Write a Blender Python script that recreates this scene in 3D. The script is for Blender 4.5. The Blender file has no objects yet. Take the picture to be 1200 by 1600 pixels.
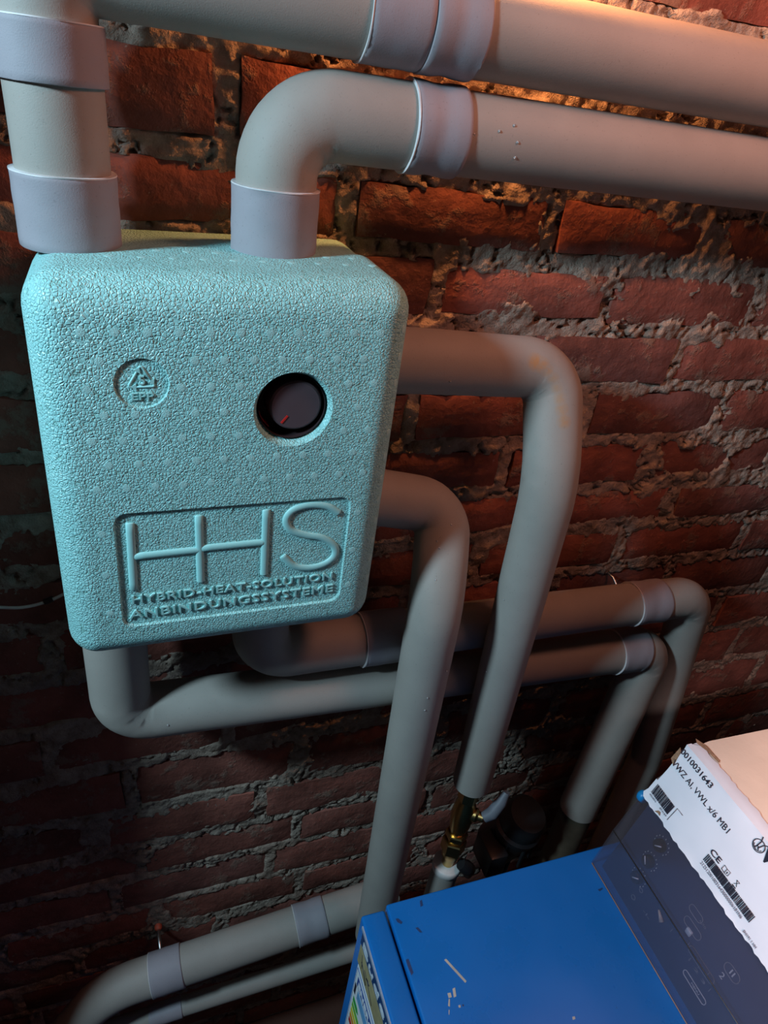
import bpy, bmesh, math, random
import numpy as np
from mathutils import Vector, Matrix
sc = bpy.context.scene
random.seed(7); rng = np.random.default_rng(7)

# ------------------------------------------------------------------ camera
FPX = 1065.55
CAM = Vector((0, -0.75, 0))                      # lens height is z = 0, the floor lies at z = FLOOR
FLOOR = -1.98
RX = Vector((0.94047122, -0.31421736, 0.1295428))      # image right in world
RD = Vector((-0.06269808, -0.53500546, -0.84251891))   # image down
RF = Vector((0.33404017, 0.7842427, -0.52285806))      # view direction
cd = bpy.data.cameras.new('camera'); cam = bpy.data.objects.new('camera', cd)
sc.collection.objects.link(cam); sc.camera = cam
cd.sensor_fit = 'HORIZONTAL'; cd.sensor_width = 36; cd.lens = FPX/1200*36
cd.clip_start = .01; cd.clip_end = 50
M = Matrix((( RX.x, -RD.x, -RF.x, CAM.x), (RX.y, -RD.y, -RF.y, CAM.y), (RX.z, -RD.z, -RF.z, CAM.z), (0, 0, 0, 1)))
cam.matrix_world = M
def W(u, v, y=0.0):
    """point of the plane Y = y (a plane parallel to the wall) seen at photo pixel u, v"""
    d = RX*((u-600)/FPX) + RD*((v-800)/FPX) + RF
    return CAM + d*((y-CAM.y)/d.y)

# ------------------------------------------------------------------ light
world = bpy.data.worlds.new('world'); sc.world = world; world.use_nodes = True
bg = world.node_tree.nodes['Background']; bg.inputs[0].default_value = (.62, .48, .45, 1); bg.inputs[1].default_value = .03
sc.view_settings.view_transform = 'Standard'; sc.view_settings.look = 'None'
sc.view_settings.exposure = 0.0; sc.view_settings.gamma = 1; sc.view_settings.use_curve_mapping = False
def light(name, kind, loc, target, energy, color, size=.1, **kw):
    l = bpy.data.lights.new(name, kind); o = bpy.data.objects.new(name, l); sc.collection.objects.link(o)
    o.location = loc; l.energy = energy; l.color = color
    if kind == 'AREA': l.shape = 'DISK'; l.size = size
    else: l.shadow_soft_size = size
    if kind == 'SPOT': l.spot_size = kw.get('spot', 1.5); l.spot_blend = kw.get('blend', .5)
    if target is not None: o.rotation_euler = (Vector(target)-Vector(loc)).to_track_quat('-Z', 'Y').to_euler()
    return o
light('cold_work_lamp', 'AREA', (-.92, -.56, .38), (.15, -.15, -.5), 23.5, (.56, .83, 1.0), .17)
light('orange_bulb', 'POINT', (.34, -.033, .18), None, 8, (1, .36, .11), .02)
light('orange_hand_lamp', 'POINT', (.60, -.40, .36), None, 9.0, (1, .38, .25), .10)
light('carton_fill_spot', 'SPOT', (-.05, -1.25, .35), (.85, -.62, -.72), 62, (1, .74, .73), .05, spot=.5, blend=.6)  # added fill, brightens the carton label and the boiler top

# ------------------------------------------------------------------ helpers
def link(o): sc.collection.objects.link(o); return o
def empty(name, loc, label, cat, group=None):
    o = link(bpy.data.objects.new(name, None)); o.location = loc; o.empty_display_size = .02
    o['label'] = label; o['category'] = cat
    if group: o['group'] = group
    return o
def put(name, me, mat=None, parent=None, smooth=True, angle=None, label=None):
    """link a mesh given in world coordinates; the parent only carries an offset"""
    o = link(bpy.data.objects.new(name, me))
    if mat and not me.materials: me.materials.append(mat)
    if smooth: me.shade_smooth()
    if smooth and angle:
        me.set_sharp_from_angle(angle=math.radians(angle))
    if parent:
        o.parent = parent
        p = parent; off = Vector((0, 0, 0))
        while p: off += Vector(p.location); p = p.parent
        o.location = -off
    if label: o['label'] = label
    return o
def mesh(name, vs, fs):
    me = bpy.data.meshes.new(name); me.from_pydata([tuple(v) for v in vs], [], fs); me.update(); return me
def recalc(me):
    bm = bmesh.new(); bm.from_mesh(me); bmesh.ops.recalc_face_normals(bm, faces=bm.faces); bm.to_mesh(me); bm.free(); return me
def boxmesh(name, lo, hi, bev=0, seg=2):
    bm = bmesh.new(); bmesh.ops.create_cube(bm, size=1)
    lo = Vector(lo); hi = Vector(hi); c = (lo+hi)/2; s = hi-lo
    for v in bm.verts: v.co = Vector((v.co.x*s.x, v.co.y*s.y, v.co.z*s.z))+c
    if bev: bmesh.ops.bevel(bm, geom=bm.edges[:], offset=bev, segments=seg, profile=.5, affect='EDGES')
    me = bpy.data.meshes.new(name); bm.to_mesh(me); bm.free(); return me
def prism(name, prof, y0, y1, bev=0):
    """closed profile of (x, z), extruded along Y"""
    n = len(prof); vs = [(x, y0, z) for x, z in prof]+[(x, y1, z) for x, z in prof]
    fs = [tuple(range(n)), tuple(range(2*n-1, n-1, -1))]+[(i, i+n, (i+1) % n+n, (i+1) % n) for i in range(n)]
    me = recalc(mesh(name, vs, fs))
    if bev:
        bm = bmesh.new(); bm.from_mesh(me)
        bmesh.ops.bevel(bm, geom=bm.edges[:], offset=bev, segments=2, profile=.5, affect='EDGES'); bm.to_mesh(me); bm.free()
    return me
def frame_of(t):
    t = t.normalized(); a = Vector((0, 1, 0)) if abs(t.y) < .9 else Vector((1, 0, 0))
    u = (a - t*a.dot(t)).normalized(); return u, t.cross(u)
def round_path(pts, rad, n=10):
    pts = [Vector(p) for p in pts]; out = [pts[0]]
    if not isinstance(rad, (list, tuple)): rad = [rad]*len(pts)
    for i in range(1, len(pts)-1):
        a = (pts[i-1]-pts[i]).normalized(); b = (pts[i+1]-pts[i]).normalized()
        ang = a.angle(b)
        if ang > math.pi-.02: out.append(pts[i]); continue
        R = rad[i]; d = R/math.tan(ang/2)
        d = min(d, (pts[i-1]-pts[i]).length*.49 if i > 1 else (pts[i-1]-pts[i]).length*.95, (pts[i+1]-pts[i]).length*.49 if i < len(pts)-2 else (pts[i+1]-pts[i]).length*.95)
        R = d*math.tan(ang/2)
        c = pts[i]+(a+b).normalized()*(R/math.sin(ang/2))
        p0 = pts[i]+a*d; p1 = pts[i]+b*d; v0 = p0-c; v1 = p1-c; th = v0.angle(v1)
        for k in range(n+1):
            f = k/n; out.append(c+(v0*math.sin((1-f)*th)+v1*math.sin(f*th))/math.sin(th))
    out.append(pts[-1]); return out
def arclen(P):
    s = [0]
    for a, b in zip(P, P[1:]): s.append(s[-1]+(b-a).length)
    return s
def cut(P, s0, s1, step=.02):
    S = arclen(P); s0 = max(s0, 0); s1 = min(s1, S[-1])
    def at(s):
        for i in range(len(P)-1):
            if S[i+1] >= s-1e-9 and S[i+1] > S[i]: return P[i]+(P[i+1]-P[i])*((s-S[i])/(S[i+1]-S[i]))
        return P[-1].copy()
    L = {s0, s1} | {s for s in S if s0 < s < s1}
    k = s0
    while k < s1: L.add(k); k += step
    L = sorted(L); L = [s for i, s in enumerate(L) if i == 0 or s-L[i-1] > 1e-5]
    return [at(s) for s in L], L
def tube(name, P, r, sides=40, cap=True, wob=0, lip=0, flat=None):
    """sweep a ring along the points; r is a number or a list; lip rounds the open ends"""
    n = len(P); r = list(r) if isinstance(r, (list, tuple)) else [r]*n
    T = []
    for i in range(n):
        a = P[max(i-1, 0)]; b = P[min(i+1, n-1)]; T.append((b-a).normalized())
    P = list(P)
    if lip:
        P = [P[0]]+[P[0]+T[0]*lip]+P[1:-1]+[P[-1]-T[-1]*lip]+[P[-1]]
        T = [T[0]]+T+[T[-1]]; r = [r[0]-lip]+[r[0]]+r[1:-1]+[r[-1]]+[r[-1]-lip]; n += 2
    u, w = frame_of(T[0]); vs = []; ph = random.random()*9
    for i in range(n):
        if i:
            u = (u - T[i]*u.dot(T[i])).normalized(); w = T[i].cross(u)
        for k in range(sides):
            a = 2*math.pi*k/sides
            rr = r[i]*(1+(wob*math.sin(3*a+i*1.3+ph)+wob*.6*math.sin(7*a-i*2.1+ph) if wob else 0))
            v = P[i]+(u*math.cos(a)+w*math.sin(a))*rr
            if flat: v.y = flat[0]+(v.y-flat[0])*flat[1]
            vs.append(v)
    fs = [(i*sides+k, i*sides+(k+1) % sides, (i+1)*sides+(k+1) % sides, (i+1)*sides+k) for i in range(n-1) for k in range(sides)]
    if cap: fs += [tuple(range(sides-1, -1, -1)), tuple(range((n-1)*sides, n*sides))]
    return recalc(mesh(name, vs, fs))
def lathe(name, prof, origin, axis=(0, 0, 1), sides=40):
    """profile of (radius, height) turned about the axis"""
    ax = Vector(axis).normalized(); u, w = frame_of(ax); o = Vector(origin); vs = []
    for r, h in prof:
        for k in range(sides):
            a = 2*math.pi*k/sides; vs.append(o+ax*h+(u*math.cos(a)+w*math.sin(a))*max(r, 1e-5))
    n = len(prof)
    fs = [(i*sides+k, i*sides+(k+1) % sides, (i+1)*sides+(k+1) % sides, (i+1)*sides+k) for i in range(n-1) for k in range(sides)]
    fs += [tuple(range(sides-1, -1, -1)), tuple(range((n-1)*sides, n*sides))]
    return recalc(mesh(name, vs, fs))
def joined(name, meshes):
    bm = bmesh.new()
    for m in meshes: bm.from_mesh(m)
    me = bpy.data.meshes.new(name); bm.to_mesh(me); bm.free(); return me
def text_mesh(s, size, extrude=0, bevel=0, offset=0, spacing=1.0, sx=1.0):
    """letters in the XY plane, origin at the left end of the baseline; returns mesh, width"""
    c = bpy.data.curves.new('lettering', 'FONT'); c.body = s; c.size = size; c.extrude = extrude; c.bevel_depth = bevel
    c.offset = offset; c.space_character = spacing; c.resolution_u = 3
    o = bpy.data.objects.new('lettering', c); link(o); dg = bpy.context.evaluated_depsgraph_get()
    me = bpy.data.meshes.new_from_object(o.evaluated_get(dg)); me.name = 'lettering'
    bpy.data.objects.remove(o); bpy.data.curves.remove(c); me.materials.clear()
    for v in me.vertices: v.co.x *= sx
    w = max((v.co.x for v in me.vertices), default=0); return me, w
def fit_text(s, width, height, **kw):
    """letters scaled to a given cap height and total width"""
    me, w = text_mesh(s, height/.70, **kw)
    for v in me.vertices: v.co.x *= width/w
    return me
def place(me, origin, ex, ey):
    ex = Vector(ex).normalized(); ey = Vector(ey).normalized(); ez = ex.cross(ey)
    R = Matrix((ex, ey, ez)).transposed().to_4x4(); R.translation = Vector(origin); me.transform(R); return me

# ------------------------------------------------------------------ materials
def new_mat(name):
    m = bpy.data.materials.new(name); m.use_nodes = True; nt = m.node_tree
    return m, nt, nt.nodes['Principled BSDF']
def node(nt, t, **kw):
    n = nt.nodes.new(t)
    for k, v in kw.items():
        if k in n.inputs: n.inputs[k].default_value = v
        else: setattr(n, k, v)
    return n
def geo(nt): return node(nt, 'ShaderNodeNewGeometry').outputs['Position']
def noise(nt, scale, detail=3, rough=.55, vec=None):
    n = node(nt, 'ShaderNodeTexNoise', Scale=scale, Detail=detail, Roughness=rough)
    nt.links.new(vec or geo(nt), n.inputs['Vector']); return n.outputs['Fac']
def ramp(nt, fac, stops):
    n = node(nt, 'ShaderNodeValToRGB'); e = n.color_ramp.elements
    while len(e) < len(stops): e.new(.5)
    for k, (p, c) in enumerate(stops): e[k].position = p; e[k].color = (*c, 1) if len(c) == 3 else c
    nt.links.new(fac, n.inputs[0]); return n.outputs[0]
def mix(nt, fac, a, b, blend='MIX'):
    n = node(nt, 'ShaderNodeMix', data_type='RGBA', blend_type=blend)
    for s, v in ((0, fac), (6, a), (7, b)):
        if hasattr(v, 'links') or hasattr(v, 'is_linked'): nt.links.new(v, n.inputs[s])
        else: n.inputs[s].default_value = v if s == 0 else (*v, 1)
    return n.outputs[2]
def bump(nt, bsdf, h, strength, dist, prev=None):
    n = node(nt, 'ShaderNodeBump', Strength=strength, Distance=dist); nt.links.new(h, n.inputs['Height'])
    if prev: nt.links.new(prev, n.inputs['Normal'])
    nt.links.new(n.outputs[0], bsdf.inputs['Normal']); return n.outputs[0]
def plain(name, col, rough=.5, metal=0, var=.12, nscale=60, bmp=0, spec=.5, coat=0):
    m, nt, b = new_mat(name); f = noise(nt, nscale)
    c = ramp(nt, f, [(.3, tuple(x*(1-var) for x in col)), (.7, tuple(min(1, x*(1+var)) for x in col))])
    nt.links.new(c, b.inputs['Base Color']); b.inputs['Roughness'].default_value = rough
    b.inputs['Metallic'].default_value = metal; b.inputs['Specular IOR Level'].default_value = spec; b.inputs['Coat Weight'].default_value = coat
    if bmp: bump(nt, b, noise(nt, nscale*6), .6, bmp)
    return m

# foam pipe sleeves
def foam_mat(name, col, stain=False):
    m, nt, b = new_mat(name)
    c = ramp(nt, noise(nt, 14, 4), [(.3, tuple(x*.93 for x in col)), (.7, tuple(x*1.06 for x in col))])
    c = mix(nt, ramp(nt, noise(nt, 420, 2), [(.66, (0, 0, 0)), (.72, (.35, .35, .35))]), c, tuple(x*.55 for x in col))
    if stain:                                     # rusty smear of its own along the outer bend of the hose
        def spot(p, rad, prev, vec):
            d = node(nt, 'ShaderNodeVectorMath', operation='DISTANCE'); nt.links.new(vec, d.inputs[0]); d.inputs[1].default_value = p
            k = node(nt, 'ShaderNodeMapRange'); nt.links.new(d.outputs['Value'], k.inputs[0]); k.inputs[1].default_value = rad; k.inputs[2].default_value = rad*.35
            k.inputs[3].default_value = 0; k.inputs[4].default_value = .75
            a = node(nt, 'ShaderNodeMath', operation='MAXIMUM'); nt.links.new(k.outputs[0], a.inputs[0])
            if prev is not None: nt.links.new(prev, a.inputs[1])
            else: a.inputs[1].default_value = 0
            return a.outputs[0]
        acc = None; g = geo(nt)
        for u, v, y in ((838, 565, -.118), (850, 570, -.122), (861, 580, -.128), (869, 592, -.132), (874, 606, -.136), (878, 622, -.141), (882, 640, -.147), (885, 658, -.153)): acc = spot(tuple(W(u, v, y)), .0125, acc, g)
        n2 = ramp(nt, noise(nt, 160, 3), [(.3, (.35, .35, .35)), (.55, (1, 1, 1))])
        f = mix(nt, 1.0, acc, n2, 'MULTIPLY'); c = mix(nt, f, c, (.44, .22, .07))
    nt.links.new(c, b.inputs['Base Color']); b.inputs['Roughness'].default_value = .62
    b.inputs['Specular IOR Level'].default_value = .35
    bump(nt, b, noise(nt, 900, 2), .35, .0004)
    return m
M_foam = foam_mat('foam_sleeve', (.31, .287, .256)); M_foam_st = foam_mat('foam_sleeve_stained', (.31, .287, .256), True)
M_tape = foam_mat('tape_sleeve', (.285, .268, .292))
M_brown = plain('brown_pipe', (.10, .075, .05), .6)
M_edge_glint = plain('painted_edge_glint', (.62, .60, .60), .5)  # pale colour stands for the highlight along the tape band rims
M_gap = plain('joint_shadow_gap', (.03, .025, .03), .9)
# expanded polypropylene
m, nt, b = new_mat('bead_foam'); M_epp = m
v = node(nt, 'ShaderNodeTexVoronoi', feature='DISTANCE_TO_EDGE', Scale=330); nt.links.new(geo(nt), v.inputs['Vector'])
h1 = ramp(nt, v.outputs['Distance'], [(0, (0, 0, 0)), (.22, (1, 1, 1))])
pit = ramp(nt, noise(nt, 260, 2), [(.33, (0, 0, 0)), (.43, (1, 1, 1))])
c = ramp(nt, noise(nt, 25, 3), [(.3, (.30, .63, .62)), (.7, (.34, .68, .665))])
c = mix(nt, pit, (.24, .52, .48), c)
nt.links.new(c, b.inputs['Base Color']); b.inputs['Roughness'].default_value = .40; b.inputs['Specular IOR Level'].default_value = .5
n1 = bump(nt, b, h1, .8, .0008); n2 = bump(nt, b, pit, .6, .0007, n1)
m, nt, b = new_mat('moulded_lettering'); M_let = m
b.inputs['Base Color'].default_value = (.32, .65, .635, 1); b.inputs['Roughness'].default_value = .5
bump(nt, b, noise(nt, 700, 2), .3, .0004)
m, nt, b = new_mat('vent_mark'); M_vent = m
b.inputs['Base Color'].default_value = (.40, .73, .71, 1); b.inputs['Roughness'].default_value = .5
bump(nt, b, noise(nt, 1500, 1), .9, .0008)
M_knob = plain('dark_knob', (.085, .058, .066), .5, var=.05)
M_ring = plain('dial_ring', (.03, .018, .02), .45)
M_red = plain('red_mark', (.55, .02, .015), .45)
M_redd = plain('dark_red_scale', (.42, .012, .016), .5)
# masonry
m, nt, b = new_mat('brick'); M_brick = m
g = geo(nt); oi = node(nt, 'ShaderNodeObjectInfo')
base = ramp(nt, oi.outputs['Random'], [(0, (.20, .075, .057)), (.35, (.30, .098, .070)), (.7, (.26, .095, .072)), (1, (.18, .075, .062))])
dark = ramp(nt, noise(nt, 9, 5, .6, g), [(.36, (.55, .55, .55)), (.62, (1.12, 1.12, 1.12))])
c = mix(nt, 1.0, base, dark, 'MULTIPLY')
sm = noise(nt, 15, 7, .68, g); smr = ramp(nt, sm, [(.545, (0, 0, 0)), (.62, (.75, .75, .75))])
c = mix(nt, smr, c, (.24, .165, .125))
sp = ramp(nt, noise(nt, 130, 3, .6, g), [(.66, (0, 0, 0)), (.72, (.55, .55, .55))])
c = mix(nt, sp, c, (.36, .25, .19))
nt.links.new(c, b.inputs['Base Color']); b.inputs['Roughness'].default_value = .85; b.inputs['Specular IOR Level'].default_value = .25
n1 = bump(nt, b, noise(nt, 60, 6, .6, g), .7, .004); bump(nt, b, smr, .5, .002, n1)
m, nt, b = new_mat('mortar'); M_mortar = m
g = geo(nt)
c = ramp(nt, noise(nt, 40, 6, .65, g), [(.3, (.20, .155, .12)), (.5, (.36, .29, .235)), (.75, (.50, .42, .34))])
c = mix(nt, ramp(nt, noise(nt, 7, 3, .5, g), [(.5, (0, 0, 0)), (.72, (.6, .6, .6))]), c, (.19, .10, .07))
nt.links.new(c, b.inputs['Base Color']); b.inputs['Roughness'].default_value = .95; b.inputs['Specular IOR Level'].default_value = .1
n1 = bump(nt, b, noise(nt, 180, 5, .65, g), .9, .005)
M_plaster = plain('dark_plaster', (.12, .09, .075), .9, nscale=12, bmp=.003)
M_floor = plain('floor_concrete', (.07, .03, .02), .9, nscale=9, bmp=.002)
# metals, paint, paper, plastics
M_brass = plain('brass', (.62, .40, .14), .28, 1, nscale=30)
M_steel = plain('zinc_steel', (.45, .44, .43), .35, 1)
M_black = plain('black_plastic', (.014, .015, .017), .38)
M_handle = plain('grey_plastic_handle', (.12, .14, .165), .45)
M_white = plain('white_plastic', (.62, .60, .57), .5)
M_plug = plain('orange_wall_plug', (.55, .10, .05), .5)
m, nt, b = new_mat('blue_enamel'); M_blue = m
g = geo(nt); c = ramp(nt, noise(nt, 5, 3, .5, g), [(.3, (.004, .12, .40)), (.7, (.006, .145, .46))])
c = mix(nt, ramp(nt, noise(nt, 70, 6, .7, g), [(.67, (0, 0, 0)), (.74, (.45, .45, .45))]), c, (.05, .06, .09))
nt.links.new(c, b.inputs['Base Color']); b.inputs['Roughness'].default_value = .30
rr = ramp(nt, noise(nt, 10, 5, .6, g), [(.3, (.22, .22, .22)), (.75, (.42, .42, .42))]); nt.links.new(rr, b.inputs['Roughness'])
M_navy = plain('navy_panel', (.03, .05, .11), .4, nscale=8)
M_trimb = plain('mauve_edge', (.30, .19, .17), .4)
M_grey = plain('console_side', (.035, .045, .06), .5)
m, nt, b = new_mat('smoked_cover'); M_smoke = m
gl = node(nt, 'ShaderNodeBsdfGlossy', Roughness=.16); gl.inputs[0].default_value = (.9, .9, .95, 1)
tr = node(nt, 'ShaderNodeBsdfTransparent'); tr.inputs[0].default_value = (.86, .84, .88, 1)
df = node(nt, 'ShaderNodeBsdfDiffuse'); df.inputs[0].default_value = (.30, .25, .27, 1)
m1 = node(nt, 'ShaderNodeMixShader'); m1.inputs[0].default_value = .10; nt.links.new(tr.outputs[0], m1.inputs[1]); nt.links.new(df.outputs[0], m1.inputs[2])
lw = node(nt, 'ShaderNodeLayerWeight', Blend=.25); fr = node(nt, 'ShaderNodeMath', operation='MULTIPLY_ADD'); nt.links.new(lw.outputs['Facing'], fr.inputs[0])
fr.inputs[1].default_value = .22; fr.inputs[2].default_value = .03; m2 = node(nt, 'ShaderNodeMixShader'); nt.links.new(fr.outputs[0], m2.inputs[0])
nt.links.new(m1.outputs[0], m2.inputs[1]); nt.links.new(gl.outputs[0], m2.inputs[2]); nt.links.new(m2.outputs[0], nt.nodes['Material Output'].inputs[0])
M_print = plain('pale_print', (.52, .55, .58), .5); M_print_dim = plain('faint_print', (.20, .22, .27), .5)
M_paper = plain('label_paper', (.80, .79, .84), .55, var=.03, nscale=20)
M_card = plain('cardboard', (.80, .60, .46), .85, var=.06, nscale=16, bmp=.0006)
M_core = plain('torn_cardboard', (.34, .19, .11), .95, var=.3, nscale=200, bmp=.001)
M_ink = plain('black_ink', (.018, .016, .03), .5); M_inkg = plain('grey_ink', (.22, .21, .25), .5)
M_bclip = plain('bright_blue_plastic', (.01, .22, .52), .4)
M_tan = plain('yellowed_sticker', (.30, .25, .13), .55, var=.2, nscale=40)
M_sticker = plain('energy_label_paper', (.60, .64, .68), .5, var=.03)
M_band = plain('logo_band', (.006, .04, .13), .4); M_silver = plain('silver_lettering', (.50, .55, .60), .4)
M_strip = plain('edge_trim', (.28, .33, .42), .35)
M_chip = plain('bare_scratch', (.50, .42, .36), .5)
M_eblue = plain('label_blue', (.02, .06, .25), .5); M_ecyan = plain('label_light_blue', (.10, .28, .50), .5)
GRADE = [plain('label_%s' % n, c, .5) for n, c in (('green', (.03, .28, .05)), ('light_green', (.15, .40, .05)), ('yellow', (.55, .50, .04)), ('orange', (.60, .25, .02)), ('red', (.45, .03, .02)))]

# ------------------------------------------------------------------ room shell
def structure(o): o['kind'] = 'structure'; return o
structure(put('floor', boxmesh('floor', (-.8, -2.2, FLOOR-.1), (2.6, .12, FLOOR)), M_floor, smooth=False))
structure(put('left_shading_pier', boxmesh('left_shading_pier', (-.85, -.216, FLOOR), (-.33, .02, .85), .01), M_plaster, smooth=False))  # unseen pier, placed to keep the cold light off the wall's left part
structure(put('ceiling', boxmesh('ceiling', (-.85, -2.2, .85), (2.6, .12, .95)), M_plaster, smooth=False))

# brick wall: courses between measured bed joints, head joints measured where the photograph shows them
JZ = [.36, .275, .190, .104, .018, -.071, -.150, -.232, -.314, -.397, -.481, -.562, -.647, -.743, -.842, -.945, -1.061, -1.164, -1.258, -1.358, -1.452, -1.545, -1.635, -1.722, -1.81, -1.90, FLOOR-.01]
HEAD = {3: [.215, .47, .735], 4: [.099], 5: [.225, .479, .723], 6: [.343, .585, .838], 7: [.47, .730], 8: [.611, .859], 9: [.752], 10: [.56, .833], 11: [.761, 1.035], 12: [.65], 13: [.54],
        14: [-.152, .107], 15: [-.043, .233, .499], 16: [-.104, .167], 17: [-.038, .241, .516], 18: [-.091, .193], 19: [-.022, .257, .524], 20: [.10], 21: [-.03]}
X0, X1 = -.55, 1.85
def heads(k):
    h = sorted(HEAD.get(k, [(.13 if k % 2 else 0)+.02*math.sin(k*2.3)]))
    while h[0] > X0: h.insert(0, h[0]-.262+random.uniform(-.012, .012))
    out = [h[0]]
    for x in h[1:]:
        while x-out[-1] > .40: out.append(out[-1]+.262)
        out.append(x)
    while out[-1] < X1: out.append(out[-1]+.262+random.uniform(-.014, .014))
    return out
def vnoise(x, z, s, seed):
    """value noise in [0,1]"""
    X = x*s; Z = z*s; xi = np.floor(X).astype(np.int64); zi = np.floor(Z).astype(np.int64); fx = X-xi; fz = Z-zi
    fx = fx*fx*(3-2*fx); fz = fz*fz*(3-2*fz)
    def hsh(a, b):
        n = (a*374761393+b*668265263+seed*974711) & 0x7fffffff
        n = ((n ^ (n >> 13))*1274126177) & 0x7fffffff; n = n ^ (n >> 16); return (n & 0xffff)/65535.
    return (hsh(xi, zi)*(1-fx)+hsh(xi+1, zi)*fx)*(1-fz)+(hsh(xi, zi+1)*(1-fx)+hsh(xi+1, zi+1)*fx)*fz
def fbm(x, z, s, seed, o=4, g=.55):
    a = 0; t = 0; w = 1
    for i in range(o): a = a+vnoise(x, z, s*2**i, seed+i*17)*w; t += w; w *= g
    return a/t
wall = structure(link(bpy.data.objects.new('wall_back', None))); wall.location = (0, 0, FLOOR)
rects = []
for k in range(len(JZ)-1):
    zt, zb = JZ[k], JZ[k+1]; hs = heads(k)
    for a, b_ in zip(hs, hs[1:]):
        x0 = a+random.uniform(.008, .014); x1 = b_-random.uniform(.008, .014)
        z1 = zt-random.uniform(.009, .015); z0 = zb+random.uniform(.008, .013)
        if x1 < X0 or x0 > X1: continue
        x0 = max(x0, X0); x1 = min(x1, X1)
        if x1-x0 > .02: rects.append((x0, x1, z0, z1, k))
for i, (x0, x1, z0, z1, k) in enumerate(rects):
    nx, nz = max(4, int((x1-x0)/.018)), 5; tilt = random.uniform(-.0025, .0025); out = random.uniform(-.0035, .0025)
    U, V = np.meshgrid(np.linspace(0, 1, nx+1), np.linspace(0, 1, nz+1)); X = x0+(x1-x0)*U; Z = z0+(z1-z0)*V
    ex = (fbm(X+i*3.1, Z, 22, 3, 3)-.5)*.012; ez = (fbm(X+i*5.7, Z+9, 18, 5, 3)-.5)*.011
    X = X+ex; Z = Z+ez
    e = np.minimum(np.minimum(U, 1-U)*(x1-x0), np.minimum(V, 1-V)*(z1-z0))
    Y = out+tilt*(U-.5)*2+(fbm(X+i, Z, 30, 11, 3)-.5)*.005+np.where(e < .001, .0035, 0)
    vs = [(x, y, z) for x, y, z in zip(X.ravel(), Y.ravel(), Z.ravel())]
    fs = [(r*(nx+1)+c, r*(nx+1)+c+1, (r+1)*(nx+1)+c+1, (r+1)*(nx+1)+c) for r in range(nz) for c in range(nx)]
    ring = [c for c in range(nx+1)]+[r*(nx+1)+nx for r in range(1, nz+1)]+[nz*(nx+1)+c for c in range(nx-1, -1, -1)]+[r*(nx+1) for r in range(nz-1, 0, -1)]
    n0 = len(vs); vs += [(vs[q][0], .05, vs[q][2]) for q in ring]; m_ = len(ring)
    fs += [(ring[(j+1) % m_], ring[j], n0+j, n0+(j+1) % m_) for j in range(m_)]+[tuple(n0+j for j in range(m_-1, -1, -1))]
    put('brick', mesh('brick', vs, fs), M_brick, wall, angle=50)
# mortar: one lumpy bed that fills the joints and smears over the brick edges
st = .0034; gx = np.arange(X0, X1+st, st); gz = np.arange(FLOOR, .36, st)
GX, GZ = np.meshgrid(gx, gz)
d = np.full(GX.shape, -1.)
for x0, x1, z0, z1, k in rects:
    ix = np.searchsorted(gx, [x0-.03, x1+.03]); iz = np.searchsorted(gz, [z0-.03, z1+.03])
    sx = slice(max(ix[0], 0), ix[1]); sz = slice(max(iz[0], 0), iz[1])
    s = np.minimum(np.minimum(GX[sz, sx]-x0, x1-GX[sz, sx]), np.minimum(GZ[sz, sx]-z0, z1-GZ[sz, sx]))
    d[sz, sx] = np.maximum(d[sz, sx], s)
n_big = fbm(GX, GZ, 9, 41, 3); n_mid = fbm(GX, GZ, 34, 51, 4, .65); n_f = fbm(GX, GZ, 120, 61, 3, .6)
surf = .0035-.011*(n_mid-.35)-.007*(n_f-.5)-.004*(n_big-.5)
crack = np.abs(fbm(GX, GZ, 20, 91, 4)-.5); surf = surf+.012*np.clip(1-crack/.018, 0, 1)
reach = -.001+.022*np.clip((n_big-.46)*3.2, 0, 1)*n_mid*1.7+.004*(n_f-.5)
t = np.clip((d-reach)/.007, 0, 1); t = t*t*(3-2*t)
GY = surf*(1-t)+.018*t
nzr, nxr = GX.shape
me = bpy.data.meshes.new('mortar'); nv = nxr*nzr
me.vertices.add(nv); me.vertices.foreach_set('co', np.stack([GX, GY, GZ], -1).astype(np.float32).ravel())
idx = np.arange(nv).reshape(nzr, nxr); q = np.stack([idx[:-1, :-1], idx[:-1, 1:], idx[1:, 1:], idx[1:, :-1]], -1)
keep = ~((t[:-1, :-1] > .999) & (t[1:, 1:] > .999) & (t[1:, :-1] > .999) & (t[:-1, 1:] > .999)); q = q[keep]
nf = len(q); me.loops.add(nf*4); me.loops.foreach_set('vertex_index', q.astype(np.int32).ravel())
me.polygons.add(nf); me.polygons.foreach_set('loop_start', np.arange(0, nf*4, 4, dtype=np.int32)); me.polygons.foreach_set('loop_total', np.full(nf, 4, np.int32))
me.update(calc_edges=True); me.validate()
put('mortar', me, M_mortar, wall)
put('backing', boxmesh('backing', (X0, .045, FLOOR), (X1, .12, .36)), M_plaster, wall, smooth=False)
put('upper_backing', boxmesh('upper_backing', (X0, .0, .36), (X1, .12, .85)), M_plaster, wall, smooth=False)

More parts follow.
